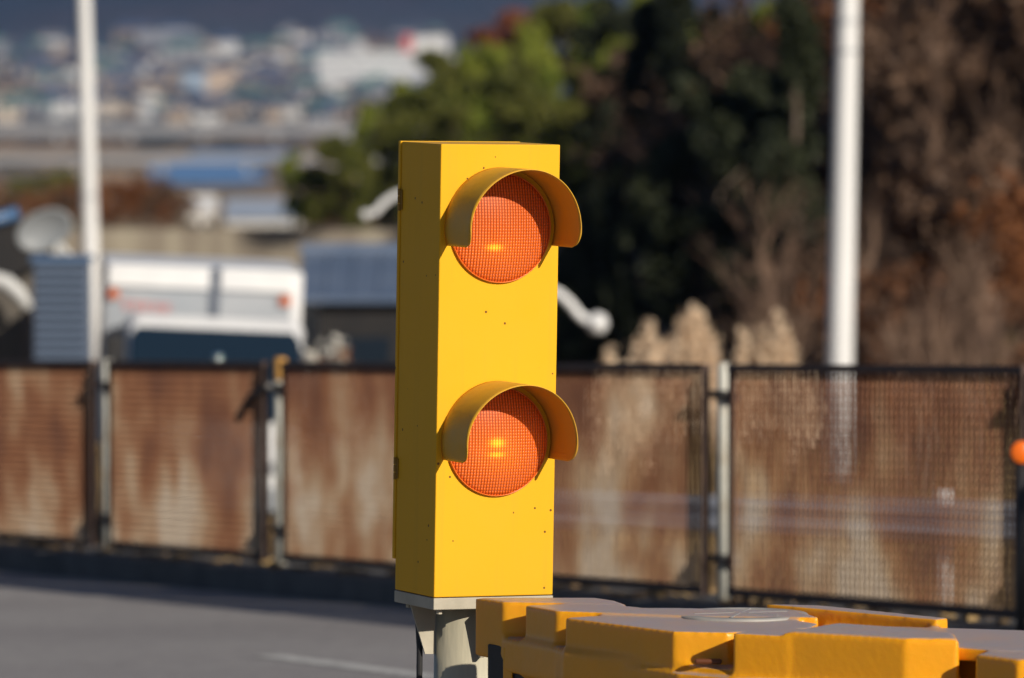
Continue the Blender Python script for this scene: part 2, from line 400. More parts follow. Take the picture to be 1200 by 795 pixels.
# lenses and visors
for zi, (lz, hot) in enumerate(((-.620, [(-.028, -.052, .022, .009, 1.3), (-.01, -.06, .11, .07, .40), (0, 0, .3, .3, .02)]),
                 (-1.203, [(-.012, -.002, .020, .012, 1.5), (-.012, -.034, .022, .007, 1.1), (0, -.03, .11, .08, .55), (0, 0, .3, .3, .03)]))):
    z = lz - sig_g; Y0 = -Db / 2
    lens = MB(); rings = 14; seg = 64; prof = []
    pv = [(0, -.034 + Y0, 0)]; pf = []
    for i in range(1, rings + 1):
        r = .147 * i / rings; yy = -.034 + .026 * (i / rings) ** 2
        for k in range(seg): pv.append((r * cos(2 * pi * k / seg), Y0 + yy, r * sin(2 * pi * k / seg)))
    for k in range(seg): pf.append((0, 1 + (k + 1) % seg, 1 + k))
    for i in range(rings - 1):
        for k in range(seg):
            a = 1 + i * seg + k; b = 1 + i * seg + (k + 1) % seg; pf.append((a, b, b + seg, a + seg))
    for k in range(seg): pv.append((.147 * cos(2 * pi * k / seg), Y0 + .02, .147 * sin(2 * pi * k / seg)))
    base = 1 + (rings - 1) * seg
    for k in range(seg): pf.append((base + k, base + (k + 1) % seg, base + seg + (k + 1) % seg, base + seg + k))
    lens.add(pv, pf)
    lo = lens.build('lens', lens_material(hot), sig, smooth=True, loc=(0, 0, z))
    rim = MB()
    rim.lathe([(.1472, 0), (.1472, .0105), (.1488, .0115), (.1502, .009), (.1502, 0)], 64, M=Matrix.Rotation(pi / 2, 3, 'X'))
    rim.build('lens_rim', mat('amber_rim', (0.75, 0.16, 0.015), .3), lo, smooth=True, loc=(0, Y0 - .0005, 0))
    # tunnel visor, open below
    v = MB(); RV = .1645; N = 72; th0, th1 = R(-17), R(197); NL = 10; vv = []; ff = []
    for i in range(N + 1):
        th = th0 + (th1 - th0) * i / N
        arc = min(th - th0, th1 - th) * RV          # arc distance from the lower corner
        rc = .045
        Lv = .172 + .022 * max(0, sin(th)) ** 2
        if arc < rc: Lv -= rc - sqrt(max(0, rc * rc - (rc - arc) ** 2))
        for j in range(NL + 1):
            q = j / NL
            vv.append((cos(th) * RV, Y0 - .001 - Lv * q, sin(th) * RV))
    for i in range(N):
        for j in range(NL):
            a = i * (NL + 1) + j; ff.append((a, a + 1, a + NL + 2, a + NL + 1))
    v.add(vv, ff)
    vo = v.build('visor', M_visor, sig, smooth=True, loc=(0, 0, z), fix=False)
    sm = vo.modifiers.new('thick', 'SOLIDIFY'); sm.thickness = .0022; sm.offset = 0
    # small folded hem on both lower edges
    for s_ in (th0, th1):
        hm = MB()
        c_, s2 = cos(s_) * RV, sin(s_) * RV
        k = 1 if c_ > 0 else -1
        hm.box((c_ + k * .0035, Y0 - .064, s2 + .016), (.003, .10, .003))
        hm.build('hem', M_visor, vo)
# pole, gussets, cable
mb = MB(); zc = zb - .036
mb.lathe([(.098, -.02), (.098, zc - .002)], 48, c=(0, .02, 0)); mb.build('pole', M_galv_pole, sig, smooth=False).data
for p in bpy.data.objects['pole'].data.polygons: p.use_smooth = len(p.vertices) == 4
for ang in (R(180 - 9), R(-9), R(81), R(261)):
    M = Matrix.Rotation(ang, 3, 'Z')
    pts = [(.1, zc), (.171, zc), (.128, zc - .135), (.1, zc - .135)]
    g = MB(); vs_ = [M @ Vector((x, s_ * .005, z)) + Vector((0, .02, 0)) for s_ in (-1, 1) for x, z in pts]
    g.add(vs_, [(0, 1, 2, 3), (7, 6, 5, 4)] + [(i, (i + 1) % 4, 4 + (i + 1) % 4, 4 + i) for i in range(4)])
    g.build('gusset', M_galv, sig)
mb = MB(); mb.tube([(-.136, .075, zc), (-.133, .06, zc - .12), (-.131, .055, .0)], .0085, 10); mb.build('cable', M_black, sig)
for sx_ in (-1, 1):
    for sy_ in (-1, 1): MB().lathe([(.009, 0), (.009, .012)], 6, c=(sx_ * (Wb / 2 - .03), sy_ * (Db / 2 - .03), zc - .012)).build('bolt', M_galv, sig)

# ------------------------------------------------------------------ moulded plastic barriers
T0 = -1.601
def pl(pts, dz=0): return [tuple(onz(px, py, T0)[:2]) for px, py in pts]
def moulded(name, blocks, parent, vox=.0075, it=5):
    allv = []; me = bpy.data.meshes.new(name); bm = bmesh.new()
    for pts, z0, z1, taper in blocks:
        P = pl(pts)
        cx = sum(p[0] for p in P) / len(P); cy = sum(p[1] for p in P) / len(P)
        lo = []; hi = []
        for x, y in P:
            d = Vector((x - cx, y - cy)); dn = d.normalized() * taper
            lo.append(bm.verts.new((x + dn.x, y + dn.y, T0 + z0))); hi.append(bm.verts.new((x, y, T0 + z1)))
        n = len(P)
        bm.faces.new(lo[::-1]); bm.faces.new(hi)
        for i in range(n): bm.faces.new((lo[i], lo[(i + 1) % n], hi[(i + 1) % n], hi[i]))
    bmesh.ops.recalc_face_normals(bm, faces=bm.faces)
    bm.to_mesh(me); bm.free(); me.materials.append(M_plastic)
    o = bpy.data.objects.new(name, me); C.objects.link(o); o.parent = parent
    o.matrix_parent_inverse = Matrix.Translation(-Vector(parent.location))
    r = o.modifiers.new('mould', 'REMESH'); r.mode = 'VOXEL'; r.voxel_size = vox; r.use_smooth_shade = True
    s = o.modifiers.new('soften', 'SMOOTH'); s.iterations = it; s.factor = .6
    return o
bz = road_z(.6, 17.6)
bar1 = empty('crash_barrier', (.6, 17.6, bz), 'orange yellow moulded plastic barrier with round grey lid in front of the signal pole', 'barrier', 'yellow plastic barriers')
FL = -.096
blocks1 = [
    ([(557, 700), (590, 704.5), (640, 705.5), (735, 708), (722, 703.5), (700, 700.2)], -.16, 0, .004),
    ([(590, 705), (700, 701), (760, 712), (1000, 712), (1060, 722), (1130, 752), (1060, 752), (925, 742), (860, 740.5), (792, 735), (660, 720), (652, 716), (614, 709)], -.19, FL, .004),
    ([(615, 708), (652, 714.5), (826, 720.5), (960, 722), (935, 714), (800, 711), (758, 711), (700, 705)], -.20, -.003, .004),
    ([(661, 719), (790, 735), (853, 736.2), (950, 731), (960, 726), (900, 716), (780, 712)], -.40, -.011, .004),
    ([(664, 719.3), (793, 736.5), (858, 741.6), (1060, 753.2), (1128, 754.5), (1100, 740), (960, 728)], -.50, -.115, .01),
    ([(858, 740.8), (924, 744.3), (990, 745), (960, 736), (920, 735), (880, 737)], -.45, -.002, .004),
    ([(922, 744), (1060, 752.3), (1124, 753), (1120, 746), (1040, 738), (980, 734)], -.45, .010, .012),
]
body = moulded('body', blocks1, bar1)
def rawbox(name, pts, z0, z1, m, parent, bevel=0):
    P = pl(pts); o = MB().prism([(x - parent.location.x, y - parent.location.y) for x, y in P], T0 + z0 - parent.location.z, T0 + z1 - parent.location.z)
    return o.build(name, m, parent, bevel=bevel)
rawbox('base_shade_block', [(578, 703), (700, 703), (1000, 714), (1090, 738), (1090, 748), (1060, 748), (925, 738), (792, 732), (668, 719)], bz - T0 + .0, -.34, M_black, bar1, .01)  # black block standing in for the deep shade below the body
rawbox('void_shade_block', [(571, 702.5), (589.5, 704.6), (640, 711), (668, 720), (800, 733), (900, 728), (800, 706), (600, 700.5)], bz - T0, -.12, M_black, bar1, .004)  # black filler painted as the shade in the voids under the overhangs
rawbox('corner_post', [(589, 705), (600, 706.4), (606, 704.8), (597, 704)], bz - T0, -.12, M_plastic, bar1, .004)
lc = onz(868, 716.6, T0)
lid = MB(); lid.lathe([(.178, -.02), (.178, -.006), (.174, -.002), (.145, -.001), (.141, -.004), (.02, -.002), (.001, -.001)], 64)
lo = lid.build('lid', M_lid, bar1, smooth=True, loc=(lc.x - .6, lc.y - 17.6, T0 - bz - .003))
rib = MB()
for k in range(6):
    a = k * pi / 3 + .3; rib.box((cos(a) * .075, sin(a) * .075, -.001), (.11, .008, .004), Matrix.Rotation(a, 3, 'Z'))
rib.build('lid_rib', M_lid, lo, bevel=.002)
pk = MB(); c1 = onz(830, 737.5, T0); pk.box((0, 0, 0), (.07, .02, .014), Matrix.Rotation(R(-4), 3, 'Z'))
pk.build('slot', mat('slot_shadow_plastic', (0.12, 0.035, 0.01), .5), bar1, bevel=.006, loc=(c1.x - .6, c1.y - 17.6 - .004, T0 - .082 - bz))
bar2 = empty('crash_barrier', (2.0, 17.6, road_z(2, 17.6)), 'orange yellow moulded plastic barrier at the right edge of the picture', 'barrier', 'yellow plastic barriers')
blocks2 = [
    ([(897, 709.5), (978, 717), (1098, 728), (1112, 726), (1062, 721), (962, 711)], -.14, .004, .003),
    ([(960, 732), (1004, 741), (1160, 754), (1260, 756), (1340, 748), (1330, 735), (1135, 729), (1030, 726), (985, 727)], -.05, -.016, .003),
    ([(1010, 738), (1160, 748), (1260, 750), (1340, 744), (1330, 722), (1050, 716), (960, 716)], -.5, -.045, .003),
    ([(1143, 757), (1192, 763), (1290, 764), (1300, 752), (1160, 752)], -.5, -.02, .015),
]
moulded('body', blocks2, bar2)
rawbox('base_shade_block', [(1150, 756), (1192, 761), (1280, 762), (1330, 740), (1300, 722), (1060, 718), (1040, 730)], road_z(2, 17.6) - T0, -.49, M_black, bar2, .01)  # same black stand-in for the shade under this barrier

# ------------------------------------------------------------------ fence
TS = [-6.1, -3.1, -.30, 3.05, 5.95, 8.95, 11.8, 14.8, 17.8]
fence = empty('mesh_fence', fpt(0, 0, .15), 'rusty steel mesh fence with pale posts on the road kerb', 'fence')
fo = Vector(fence.location)
MB_, MT_ = .20, 1.30            # mesh bottom and top above the road
yaw = math.atan2(D.y, D.x)
for i in range(len(TS) - 1):
    t0, t1 = TS[i] + .13, TS[i + 1] - .15; Ln = t1 - t0
    pm = MB(); nv = int(Ln / .05); dep = .006 if i < 4 else .0085
    def sh(x, y, z): return (x, y, z - GR * x)
    def bar(x0, x1, z0, z1, y0, y1):
        pm.add([sh(x, y, z) for z in (z0, z1) for y in (y0, y1) for x in (x0, x1)], [(0, 2, 3, 1), (4, 5, 7, 6), (0, 1, 5, 4), (2, 6, 7, 3), (0, 4, 6, 2), (1, 3, 7, 5)])
    for k in range(1, nv):
        x = Ln * k / nv; bar(x - .0025, x + .0025, .02, MT_ - MB_ - .02, -dep, dep)
    nh = 26
    for k in range(1, nh):
        z = (MT_ - MB_) * k / nh; bar(.015, Ln - .015, z - .0045, z + .0045, -.0125, -.010)
    o = pm.build('mesh_panel', M_rust, fence, loc=fpt(t0, .05, MB_) - fo); o.rotation_euler = (0, 0, yaw)
    pm = MB()
    bar(0, Ln, -.022, .02, -.022, .022); bar(0, Ln, MT_ - MB_ - .02, MT_ - MB_ + .018, -.022, .022)
    bar(0, .02, .02, MT_ - MB_ - .02, -.018, .018); bar(Ln - .02, Ln, .02, MT_ - MB_ - .02, -.018, .018)
    pm.build('frame', M_rail, o)
for i, t in enumerate(TS):
    p = fpt(t + .045, -.005, .15) - fo
    po = MB().lathe([(.036, 0), (.036, MT_ - .145), (.030, MT_ - .13), (.004, MT_ - .125)], 20).build('post', M_postpaint, fence, smooth=True, loc=p)
    for zz in (.17, .98):
        c = MB(); c.lathe([(.040, zz), (.040, zz + .06)], 20)
        c.box((0, .03, zz + .03), (.27, .03, .035), Matrix.Rotation(yaw, 3, 'Z')); c.build('clamp', M_darksteel, po)
    if i == 5:
        po['label'] = 'rust-capped fence post'; cp = MB().lathe([(.038, MT_ - .24), (.040, MT_ - .125), (.03, MT_ - .11)], 16); cp.build('rusty_cap', mat('ochre_rust', (.45, .24, .06), .8), po)
# bent strap hanging by the third post from the left
p = fpt(8.95, .05, 0)
st = MB(); st.tube([fpt(9.0, .06, 1.18), fpt(9.25, .08, 1.12), fpt(9.42, .09, .98)], .022, 6)
tag(st.build('bent_bracket', M_darksteel), 'dark bent metal bracket sticking out of the rust-capped fence post', 'bracket')
# leaf litter on the kerb
lt = MB()
for k in range(900):
    t = random.uniform(-4, 17); n = random.uniform(-.4, .22) ; p = fpt(t, n, .156 + random.random() * .02); s_ = random.uniform(.015, .05)
    M = Matrix.Rotation(random.random() * 6, 3, 'Z') @ Matrix.Rotation(random.uniform(-.7, .7), 3, 'X')
    lt.add([p + M @ Vector(v) * s_ for v in ((-1, -.5, 0), (1, -.5, 0), (1, .5, 0), (-1, .5, 0))], [(0, 1, 2, 3)])
tag(lt.build('dry_leaves', mat('dead_leaves', (.22, .12, .05), .9, col2=(.38, .27, .12), scale=9), fix=False), 'dry brown leaf litter lying along the kerb under the fence', 'leaves', kind='stuff')

# delineator
dp = fpt(-.9, .42, 0)
d0 = at(1197, 530, dp.y); zoff = d0.z
del_ = empty('delineator', (d0.x, dp.y, dp.z), 'dark post with round orange reflector at the right edge of the fence', 'road marker')
hgt = zoff - dp.z
MB().lathe([(.022, 0), (.022, hgt - .04)], 12).build('post', M_darksteel, del_, smooth=True)
ro = MB().lathe([(.050, -.012), (.050, .008), (.043, .014), (.001, .018)], 28, M=Matrix.Rotation(pi / 2, 3, 'X')).build('reflector', M_orange, del_, smooth=True, loc=(0, -.02, hgt))
MB().lathe([(.054, -.02), (.054, -.013)], 28, M=Matrix.Rotation(pi / 2, 3, 'X')).build('backing', M_darksteel, ro)

# ------------------------------------------------------------------ poles
def pole(px_top, py_top, px_bot, py_bot, Y, wtop, wbot, label):
    a = at(px_bot, py_bot, Y); b = at(px_top, py_top, Y)
    g = ground_z(a.x, Y); dirv = (b - a) / (b.z - a.z)
    base = a + dirv * (g - a.z); top = a + dirv * 3.2 * 2.2
    rb, rt = wbot * Y / F / 2, wtop * Y / F / 2
    root = empty('utility_pole', base, label, 'pole')
    k = (top.z - base.z); sl = (rb - rt) / (b.z - a.z)
    def rad(z): return rb - sl * (z - a.z)
    pts = [Vector((0, 0, 0)), a - base, b - base, top - base]
    MB().tube(pts, [rad(base.z), rb, rt, max(.03, rad(top.z))], 24).build('shaft', M_white_pole, root, smooth=True)
    for z_ in (.12,):
        c = a - base; MB().lathe([(rb * 1.6, -.05), (rb * 1.6, .12), (rb * 1.25, .16)], 20).build('footing', M_kerb, root)
    for py in ((60, 25) if px_top > 500 else (230,)):
        q = at(px_top + (px_bot - px_top) * (py - py_top) / (py_bot - py_top), py, Y) - base
        MB().lathe([(rad(q.z + base.z) + .006, -.02), (rad(q.z + base.z) + .006, .02)], 24).build('band', mat('pole_band', (.5, .52, .55), .4, .5), root, loc=q)
    arm = MB(); e = top - base
    arm.tube([e + Vector((0, 0, -.4)), e + Vector((-.5, 0, .05)), e + Vector((-1.3, 0, .1))], .04, 8); arm.build('arm', M_white_pole, root, smooth=True)
pole(993.5, 0, 984, 430, 75, 26, 31, 'thick white pole standing behind the right end of the mesh fence')
pole(98.5, 0, 106, 300, 100, 16.5, 20, 'slim white pole behind the louvred cabinet on the left')

# double arm lamp hidden behind the signal
Yl = 72
def A_(px, py): return at(px, py, Yl)
lb = at(560, 300, Yl); lg = ground_z(lb.x, Yl)
lamp = empty('lamp_post', (lb.x, Yl, lg), 'pale post with two curved arms reaching out behind the yellow signal', 'lamp post')
off = Vector((lb.x, Yl, lg))
MB().tube([(0, 0, 0), (0, 0, A_(560, 205).z - lg)], [.07, .045], 14).build('shaft', M_white_pole, lamp, smooth=True)
arms = [[(560, 215), (520, 214), (480, 224), (463, 229), (450, 237), (440, 249), (428, 252)], [(560, 310), (600, 325), (640, 337), (656, 345), (668, 356), (678, 369), (690, 378), (700, 379)]]
for k, ar in enumerate(arms):
    pts = [A_(*q) - off for q in ar]
    ao = MB().tube(pts, [.05 if k else .04] * len(pts), 10).build('arm', M_white_pole, lamp, smooth=True)
    e = pts[-1]
    s_ = .118 if k else .055
    MB().lathe([(.001, -s_), (s_ * .7, -s_ * .75), (s_, 0), (s_ * .7, s_ * .75), (.001, s_)], 18, c=e).build('lamp_head', M_white_pole, ao, smooth=True)

# guardrail of the lower road
gr = empty('guardrail', at(900, 640, 57), 'grey guardrail with white posts seen through the right fence panels', 'guardrail')
go = Vector(gr.location)
rail = MB(); P0, P1 = at(560, 596, 59), at(1330, 617, 55); prof = [(0, .16), (-.05, .11), (-.05, .06), (0, .02), (0, -.02), (-.05, -.06), (-.05, -.11), (0, -.16)]
vv = [P - go + Vector((0, y, z)) for P in (P0, P1) for y, z in prof]; nn = len(prof)
rail.add(vv, [(i, i + 1, nn + i + 1, nn + i) for i in range(nn - 1)])
rr = rail.build('rail', mat('rail_steel', (.42, .45, .52), .4, .3), gr, fix=False); sm = rr.modifiers.new('t', 'SOLIDIFY'); sm.thickness = .004
for px in (540, 1106):
    t = (px - 560) / 770; q = P0 + (P1 - P0) * t; top = at(px, 578, q.y + .1); gz = ground_z(top.x, top.y)
    MB().lathe([(.066, gz - top.z), (.066, -.06), (.075, -.05), (.06, .01), (.01, .03)], 16).build('post', M_white_pole, gr, smooth=True, loc=top - go)

# ------------------------------------------------------------------ delivery truck
Yt = 62
tr_o = at(248, 500, Yt); tg = -4.93
truck = empty('delivery_truck', (at(243, 400, Yt).x, Yt, tg), 'white delivery truck facing the camera behind the left fence panels', 'truck')
truck.rotation_euler = (0, R(2.6), R(4))
hw = .84
def cab_ring(y, w_, z): return [(-w_, y, z), (w_, y, z)]
cab = MB()
sec = [(-.02, .78, .35), (0, .84, .75), (.03, .85, 1.08), (.20, .83, 1.70), (.31, .81, 1.93), (.50, .77, 2.02), (1.45, .80, 1.99), (1.5, .82, 1.9), (1.5, .85, .35)]
vsn = []
for y, w_, z in sec: vsn += [(-w_, y, z), (w_, y, z)]
nsec = len(sec)
fs_ = [(2 * i, 2 * i + 1, 2 * i + 3, 2 * i + 2) for i in range(nsec - 1)] + [(2 * nsec - 2, 2 * nsec - 1, 1, 0)]
fs_ += [tuple(2 * i for i in range(nsec)), tuple(2 * i + 1 for i in range(nsec))[::-1]]
cab.add(vsn, fs_); cab.build('cab', M_white, truck, bevel=.09, seg=4)
wsm = MB(); wv = []
def wpt(x, z):  # on the sloped screen plane
    t = (z - 1.08) / (1.90 - 1.08); y = .03 + t * .27; return (x, y - .035 - .10 * (1 - (x / .85) ** 2) * 0, z)
o8 = [(-.79, 1.12), (.79, 1.12), (.80, 1.20), (.775, 1.83), (.71, 1.925), (-.71, 1.925), (-.775, 1.83), (-.80, 1.20)]
wsm.add([wpt(x, z) for x, z in o8] + [(wpt(x, z)[0], wpt(x, z)[1] + .03, z) for x, z in o8], [tuple(range(8)), tuple(range(15, 7, -1))] + [(i, (i + 1) % 8, 8 + (i + 1) % 8, 8 + i) for i in range(8)])
wo = wsm.build('windscreen', M_glass, truck)
mi = MB(); mi.lathe([(.001, -.05), (.04, -.035), (.05, 0), (.04, .035), (.001, .05)], 12, c=(.02, -.012, 1.68)); mi.build('mirror_glass', mat('chrome', (.75, .9, .9), .15, 1), wo, smooth=True)
for s_ in (-1, 1):
    m_ = MB(); m_.span((s_ * .93 - .09, .1, 1.42), (s_ * .93 + .09, .15, 1.85)); mo = m_.build('side_mirror', M_black, truck, bevel=.03)
    MB().tube([(s_ * .84, .2, 1.35), (s_ * .93, .13, 1.38), (s_ * .93, .13, 1.9), (s_ * .82, .25, 1.93)], .012, 8).build('mirror_arm', M_black, mo)
    MB().lathe([(.09, -.02), (.09, .02)], 20, c=(s_ * .66, -.03, .72), M=Matrix.Rotation(pi / 2, 3, 'X')).build('headlight', M_grey, truck)
    for yy in (.55, 3.4):
        wh = MB().lathe([(.30, -.10), (.33, -.07), (.33, .07), (.30, .10)], 24, M=Matrix.Rotation(pi / 2, 3, 'Y')).build('wheel', M_black, truck, loc=(s_ * .74, yy, .33), smooth=False)
        MB().lathe([(.19, -.105), (.19, .105)], 16, M=Matrix.Rotation(pi / 2, 3, 'Y')).build('rim', M_grey, wh)
bp = MB(); bp.span((-.85, -.08, .3), (.85, 0, .52)); bp.build('bumper', M_grey, truck, bevel=.02)
# cargo box with a framed front wall
cg = MB(); bw0, bw1 = -1.02, .83
cg.span((bw0, 1.66, .75), (bw1, 4.6, 2.42)); cb = cg.build('cargo_box', M_white, truck, bevel=.02)
for (x0, x1) in ((bw0 + .03, -.04), (.06, bw1 - .10)):
    MB().span((x0, 1.645, 1.2), (x1, 1.657, 2.22)).build('front_panel', M_grey, cb)
    MB().span((x0, 1.60, 2.23), (x1, 1.66, 2.44)).build('top_rail', M_white, cb, bevel=.01)
MB().span((-.037, 1.63, 1.2), (.057, 1.658, 2.43)).build('divider', mat('dark_divider', (.10, .12, .16), .5), cb)
M_mark = mat('orange_marker', (.55, .14, .05), .4)
for x in (bw0 + .09, bw1 - .16): MB().span((x - .05, 1.60, 2.11), (x + .05, 1.643, 2.20)).build('marker_lamp', M_mark, cb, bevel=.01)
tx = MB()
for k in range(5):
    x = bw0 + .19 + k * .095; h_ = .06
    tx.span((x, 1.637, 2.01 - k * .004), (x + .016, 1.643, 2.01 + h_ + .03 - k * .004))
    tx.span((x + .018, 1.637, 2.07 - k * .004), (x + .06, 1.643, 2.086 - k * .004))
    if k % 2: tx.span((x + .045, 1.637, 2.01 - k * .004), (x + .06, 1.643, 2.066 - k * .004))
    else: tx.span((x + .018, 1.637, 2.03 - k * .004), (x + .055, 1.643, 2.045 - k * .004))
tx.build('lettering', mat('faded_red_lettering', (.60, .16, .14), .5), cb)

# ------------------------------------------------------------------ buildings beyond the fence
M_tile = mat('blue_grey_roof_tiles', (.09, .13, .21), .4, col2=(.14, .18, .26), scale=1.2, bump=.2, bscale=8)
M_darkwall = mat('dark_timber_wall', (.010, .010, .012), .8, col2=(.018, .016, .016), scale=2)
M_roofedge = mat('pale_roof_edge', (.55, .56, .56), .6)
def house(name, label, px0, px1, pye, pyr, Y, depth, gz, roofm, wallm, cat='house'):
    a, b = at(px0, pye, Y), at(px1, pye, Y); rz_ = at(px0, pyr, Y + depth / 2).z
    cx = (a.x + b.x) / 2; W = b.x - a.x
    root = empty(name, (cx, Y, gz), label, cat)
    e = a.z - gz; r = rz_ - gz; ov = .25
    wl = MB(); wl.add([(-W / 2 + ov, ov, 0), (W / 2 - ov, ov, 0), (W / 2 - ov, depth - ov, 0), (-W / 2 + ov, depth - ov, 0),
                       (-W / 2 + ov, ov, e), (W / 2 - ov, ov, e), (W / 2 - ov, depth - ov, e), (-W / 2 + ov, depth - ov, e),
                       (-W / 2 + ov, depth / 2, r - .14), (W / 2 - ov, depth / 2, r - .14)],
                      [(0, 1, 5, 4), (1, 2, 6, 9, 5), (2, 3, 7, 6), (3, 0, 4, 8, 7), (4, 5, 9, 8), (6, 7, 8, 9)])
    wl.build('wall', wallm, root)
    rf = MB()
    for s_ in (0, 1):
        y0, y1 = (0, depth / 2) if s_ == 0 else (depth, depth / 2)
        rf.add([(-W / 2, y0, e), (W / 2, y0, e), (W / 2, y1, r), (-W / 2, y1, r), (-W / 2, y0, e + .08), (W / 2, y0, e + .08), (W / 2, y1, r + .08), (-W / 2, y1, r + .08)],
               [(0, 1, 2, 3), (7, 6, 5, 4), (0, 4, 5, 1), (1, 5, 6, 2), (3, 7, 4, 0), (2, 6, 7, 3)])
    ro = rf.build('roof', roofm, root)
    nb = max(4, int(W / .33)); ribs = MB()
    for k in range(nb + 1):
        x = -W / 2 + W * k / nb; ribs.tube([(x, .0, e + .085), (x, depth / 2, r + .085)], .018, 6)
    ribs.build('tile_rows', roofm, ro)
    MB().tube([(-W / 2 - .05, depth / 2, r + .14), (W / 2 + .05, depth / 2, r + .14)], .10, 10).build('ridge', roofm, ro)
    for x in (-W / 4, W / 4):
        wi = MB(); wi.span((x - .4, ov - .03, e * .35), (x + .4, ov - .003, e * .8)); wi.build('window', M_glass, root)
    return root
house('tiled_house', 'low dark house with blue grey tiled roof right of the truck', 350, 632, 355, 306, 88, 5, -6.2, M_tile, M_darkwall)
M_metal = mat('pale_metal_roof', (.34, .40, .50), .35, col2=(.28, .33, .42), scale=.4)
M_cream = mat('cream_wall', (.6, .58, .54), .8)
house('far_house', 'pale metal roofed house in the brown scrub beyond the wall', 262, 352, 258, 236, 600, 9, -22.5, M_metal, M_cream)
house('far_house', 'small white roofed house left of the metal roofed one in the scrub', 218, 252, 250, 233, 560, 6, -20.5, M_white, M_cream)
# left building: dark roof running off the left edge, with pale gable edge
lbY = 66
lb_ = empty('gable_house', (at(-40, 400, lbY).x, lbY, -5.1), 'dark roofed house with pale gable edge cut by the left picture edge', 'house')
o_ = Vector(lb_.location)
def Lp(px, py, dy=0): return at(px, py, lbY + dy) - o_
rf = MB(); top = [(-120, 305), (-30, 268), (20, 252), (36, 262), (62, 300), (48, 312), (0, 330), (-120, 350)]
rf.add([Lp(x, y) for x, y in top] + [Lp(x, y, 4) for x, y in top], [tuple(range(8)), tuple(range(15, 7, -1))] + [(i, (i + 1) % 8, 8 + (i + 1) % 8, 8 + i) for i in range(8)])
rf.build('roof', M_darkwall, lb_)
rg = MB(); rg.tube([Lp(-120, 300, -.1), Lp(-30, 264, -.1), Lp(22, 249, -.1)], .06, 8); rg.build('ridge', mat('blue_ridge_tiles', (.05, .12, .25), .35), lb_, smooth=True)
eg = MB(); pth = [(-60, 322), (-10, 326), (8, 332), (22, 344), (34, 362)]
eg.tube([Lp(x, y, -.15) for x, y in pth], [.07, .07, .08, .075, .05], 10); eg.build('gable_edge', M_roofedge, lb_, smooth=True)
wl = MB(); wl.span((Lp(-160, 400).x, .2, 0), (Lp(24, 400).x, 4, Lp(0, 330).z)); wl.build('wall', mat('shaded_wall', (.10, .09, .08), .9, col2=(.16, .14, .11), scale=2), lb_)
# satellite dish
dsh = empty('satellite_dish', at(70, 305, 62), 'pale grey satellite dish on a forked bracket above the louvred cabinet', 'satellite dish')
o_ = Vector(dsh.location)
ctr = at(52, 270, 62) - o_
M = Matrix.Rotation(R(-25), 3, 'Y') @ Matrix.Rotation(R(105), 3, 'X')
dd = MB(); dprof = []
for i in range(1, 9):
    q = i / 8; dprof.append((.265 * q, -.07 + .07 * q * q))
vsd = []; fsd = []
for r, z in dprof:
    for k in range(32):
        a = 2 * pi * k / 32; vsd.append(ctr + M @ Vector((r * cos(a) * 1.02, r * sin(a) * .72, z)))
for i in range(7):
    for k in range(32): fsd.append((i * 32 + k, i * 32 + (k + 1) % 32, (i + 1) * 32 + (k + 1) % 32, (i + 1) * 32 + k))
fsd.append(tuple(range(31, -1, -1)))
dd.add(vsd, fsd); do = dd.build('reflector', mat('dish_grey', (.24, .26, .28), .5), dsh, smooth=True, fix=False)
sm = do.modifiers.new('t', 'SOLIDIFY'); sm.thickness = .012
for q in ((84, 302), (66, 304)): MB().tube([ctr + Vector((.12, .02, -.12)), at(*q, 62) - o_], .028, 8).build('strut', M_roofedge, dsh, smooth=True)
# louvred cabinet
cbY = 58; c0, c1 = at(39, 308, cbY), at(103, 308, cbY); gz = ground_z(c0.x, cbY)
cab_ = empty('louvred_cabinet', ((c0.x + c1.x) / 2, cbY, gz), 'blue grey louvred metal cabinet behind the left end of the fence', 'cabinet')
Wc = c1.x - c0.x; Hc = c0.z - gz
MB().span((-Wc / 2, 0, 0), (Wc / 2, .45, Hc)).build('case', mat('cabinet_grey', (.08, .11, .17), .5), cab_, bevel=.01)
lv = MB(); k = 0; z = .15
while z < Hc - .07:
    lv.box((0, -.012, z), (Wc - .07, .06, .012), Matrix.Rotation(R(-35), 3, 'X')); z += .075
lv.build('louvres', mat('louvre_grey', (.13, .18, .26), .45, .1), cab_)
MB().span((-Wc / 2 - .03, -.04, Hc + .002), (Wc / 2 + .03, .5, Hc + .05)).build('top_cap', mat('cap_grey', (.08, .14, .25), .5), cab_, bevel=.01)
# retaining wall
rw = MB(); wY = 112
p0, p1 = at(-120, 268, wY + 3), at(640, 270, wY)
vsb = []
N = 40
for i in range(N + 1):
    p = p0.lerp(p1, i / N); vsb += [(p.x, p.y, -6.6), (p.x, p.y, p.z), (p.x, p.y + .3, p.z), (p.x, p.y + .3, -6.6)]
rw.add(vsb, [(i * 4 + j, i * 4 + (j + 1) % 4, i * 4 + 4 + (j + 1) % 4, i * 4 + 4 + j) for i in range(N) for j in range(4)])
tag(rw.build('concrete_wall', mat('streaked_concrete', (.44, .39, .30), .9, col2=(.30, .255, .20), scale=1.0, stretch=(3, 1, .4), thr=(.4, .6))), 'long tan streaked concrete wall running behind the truck', 'wall')

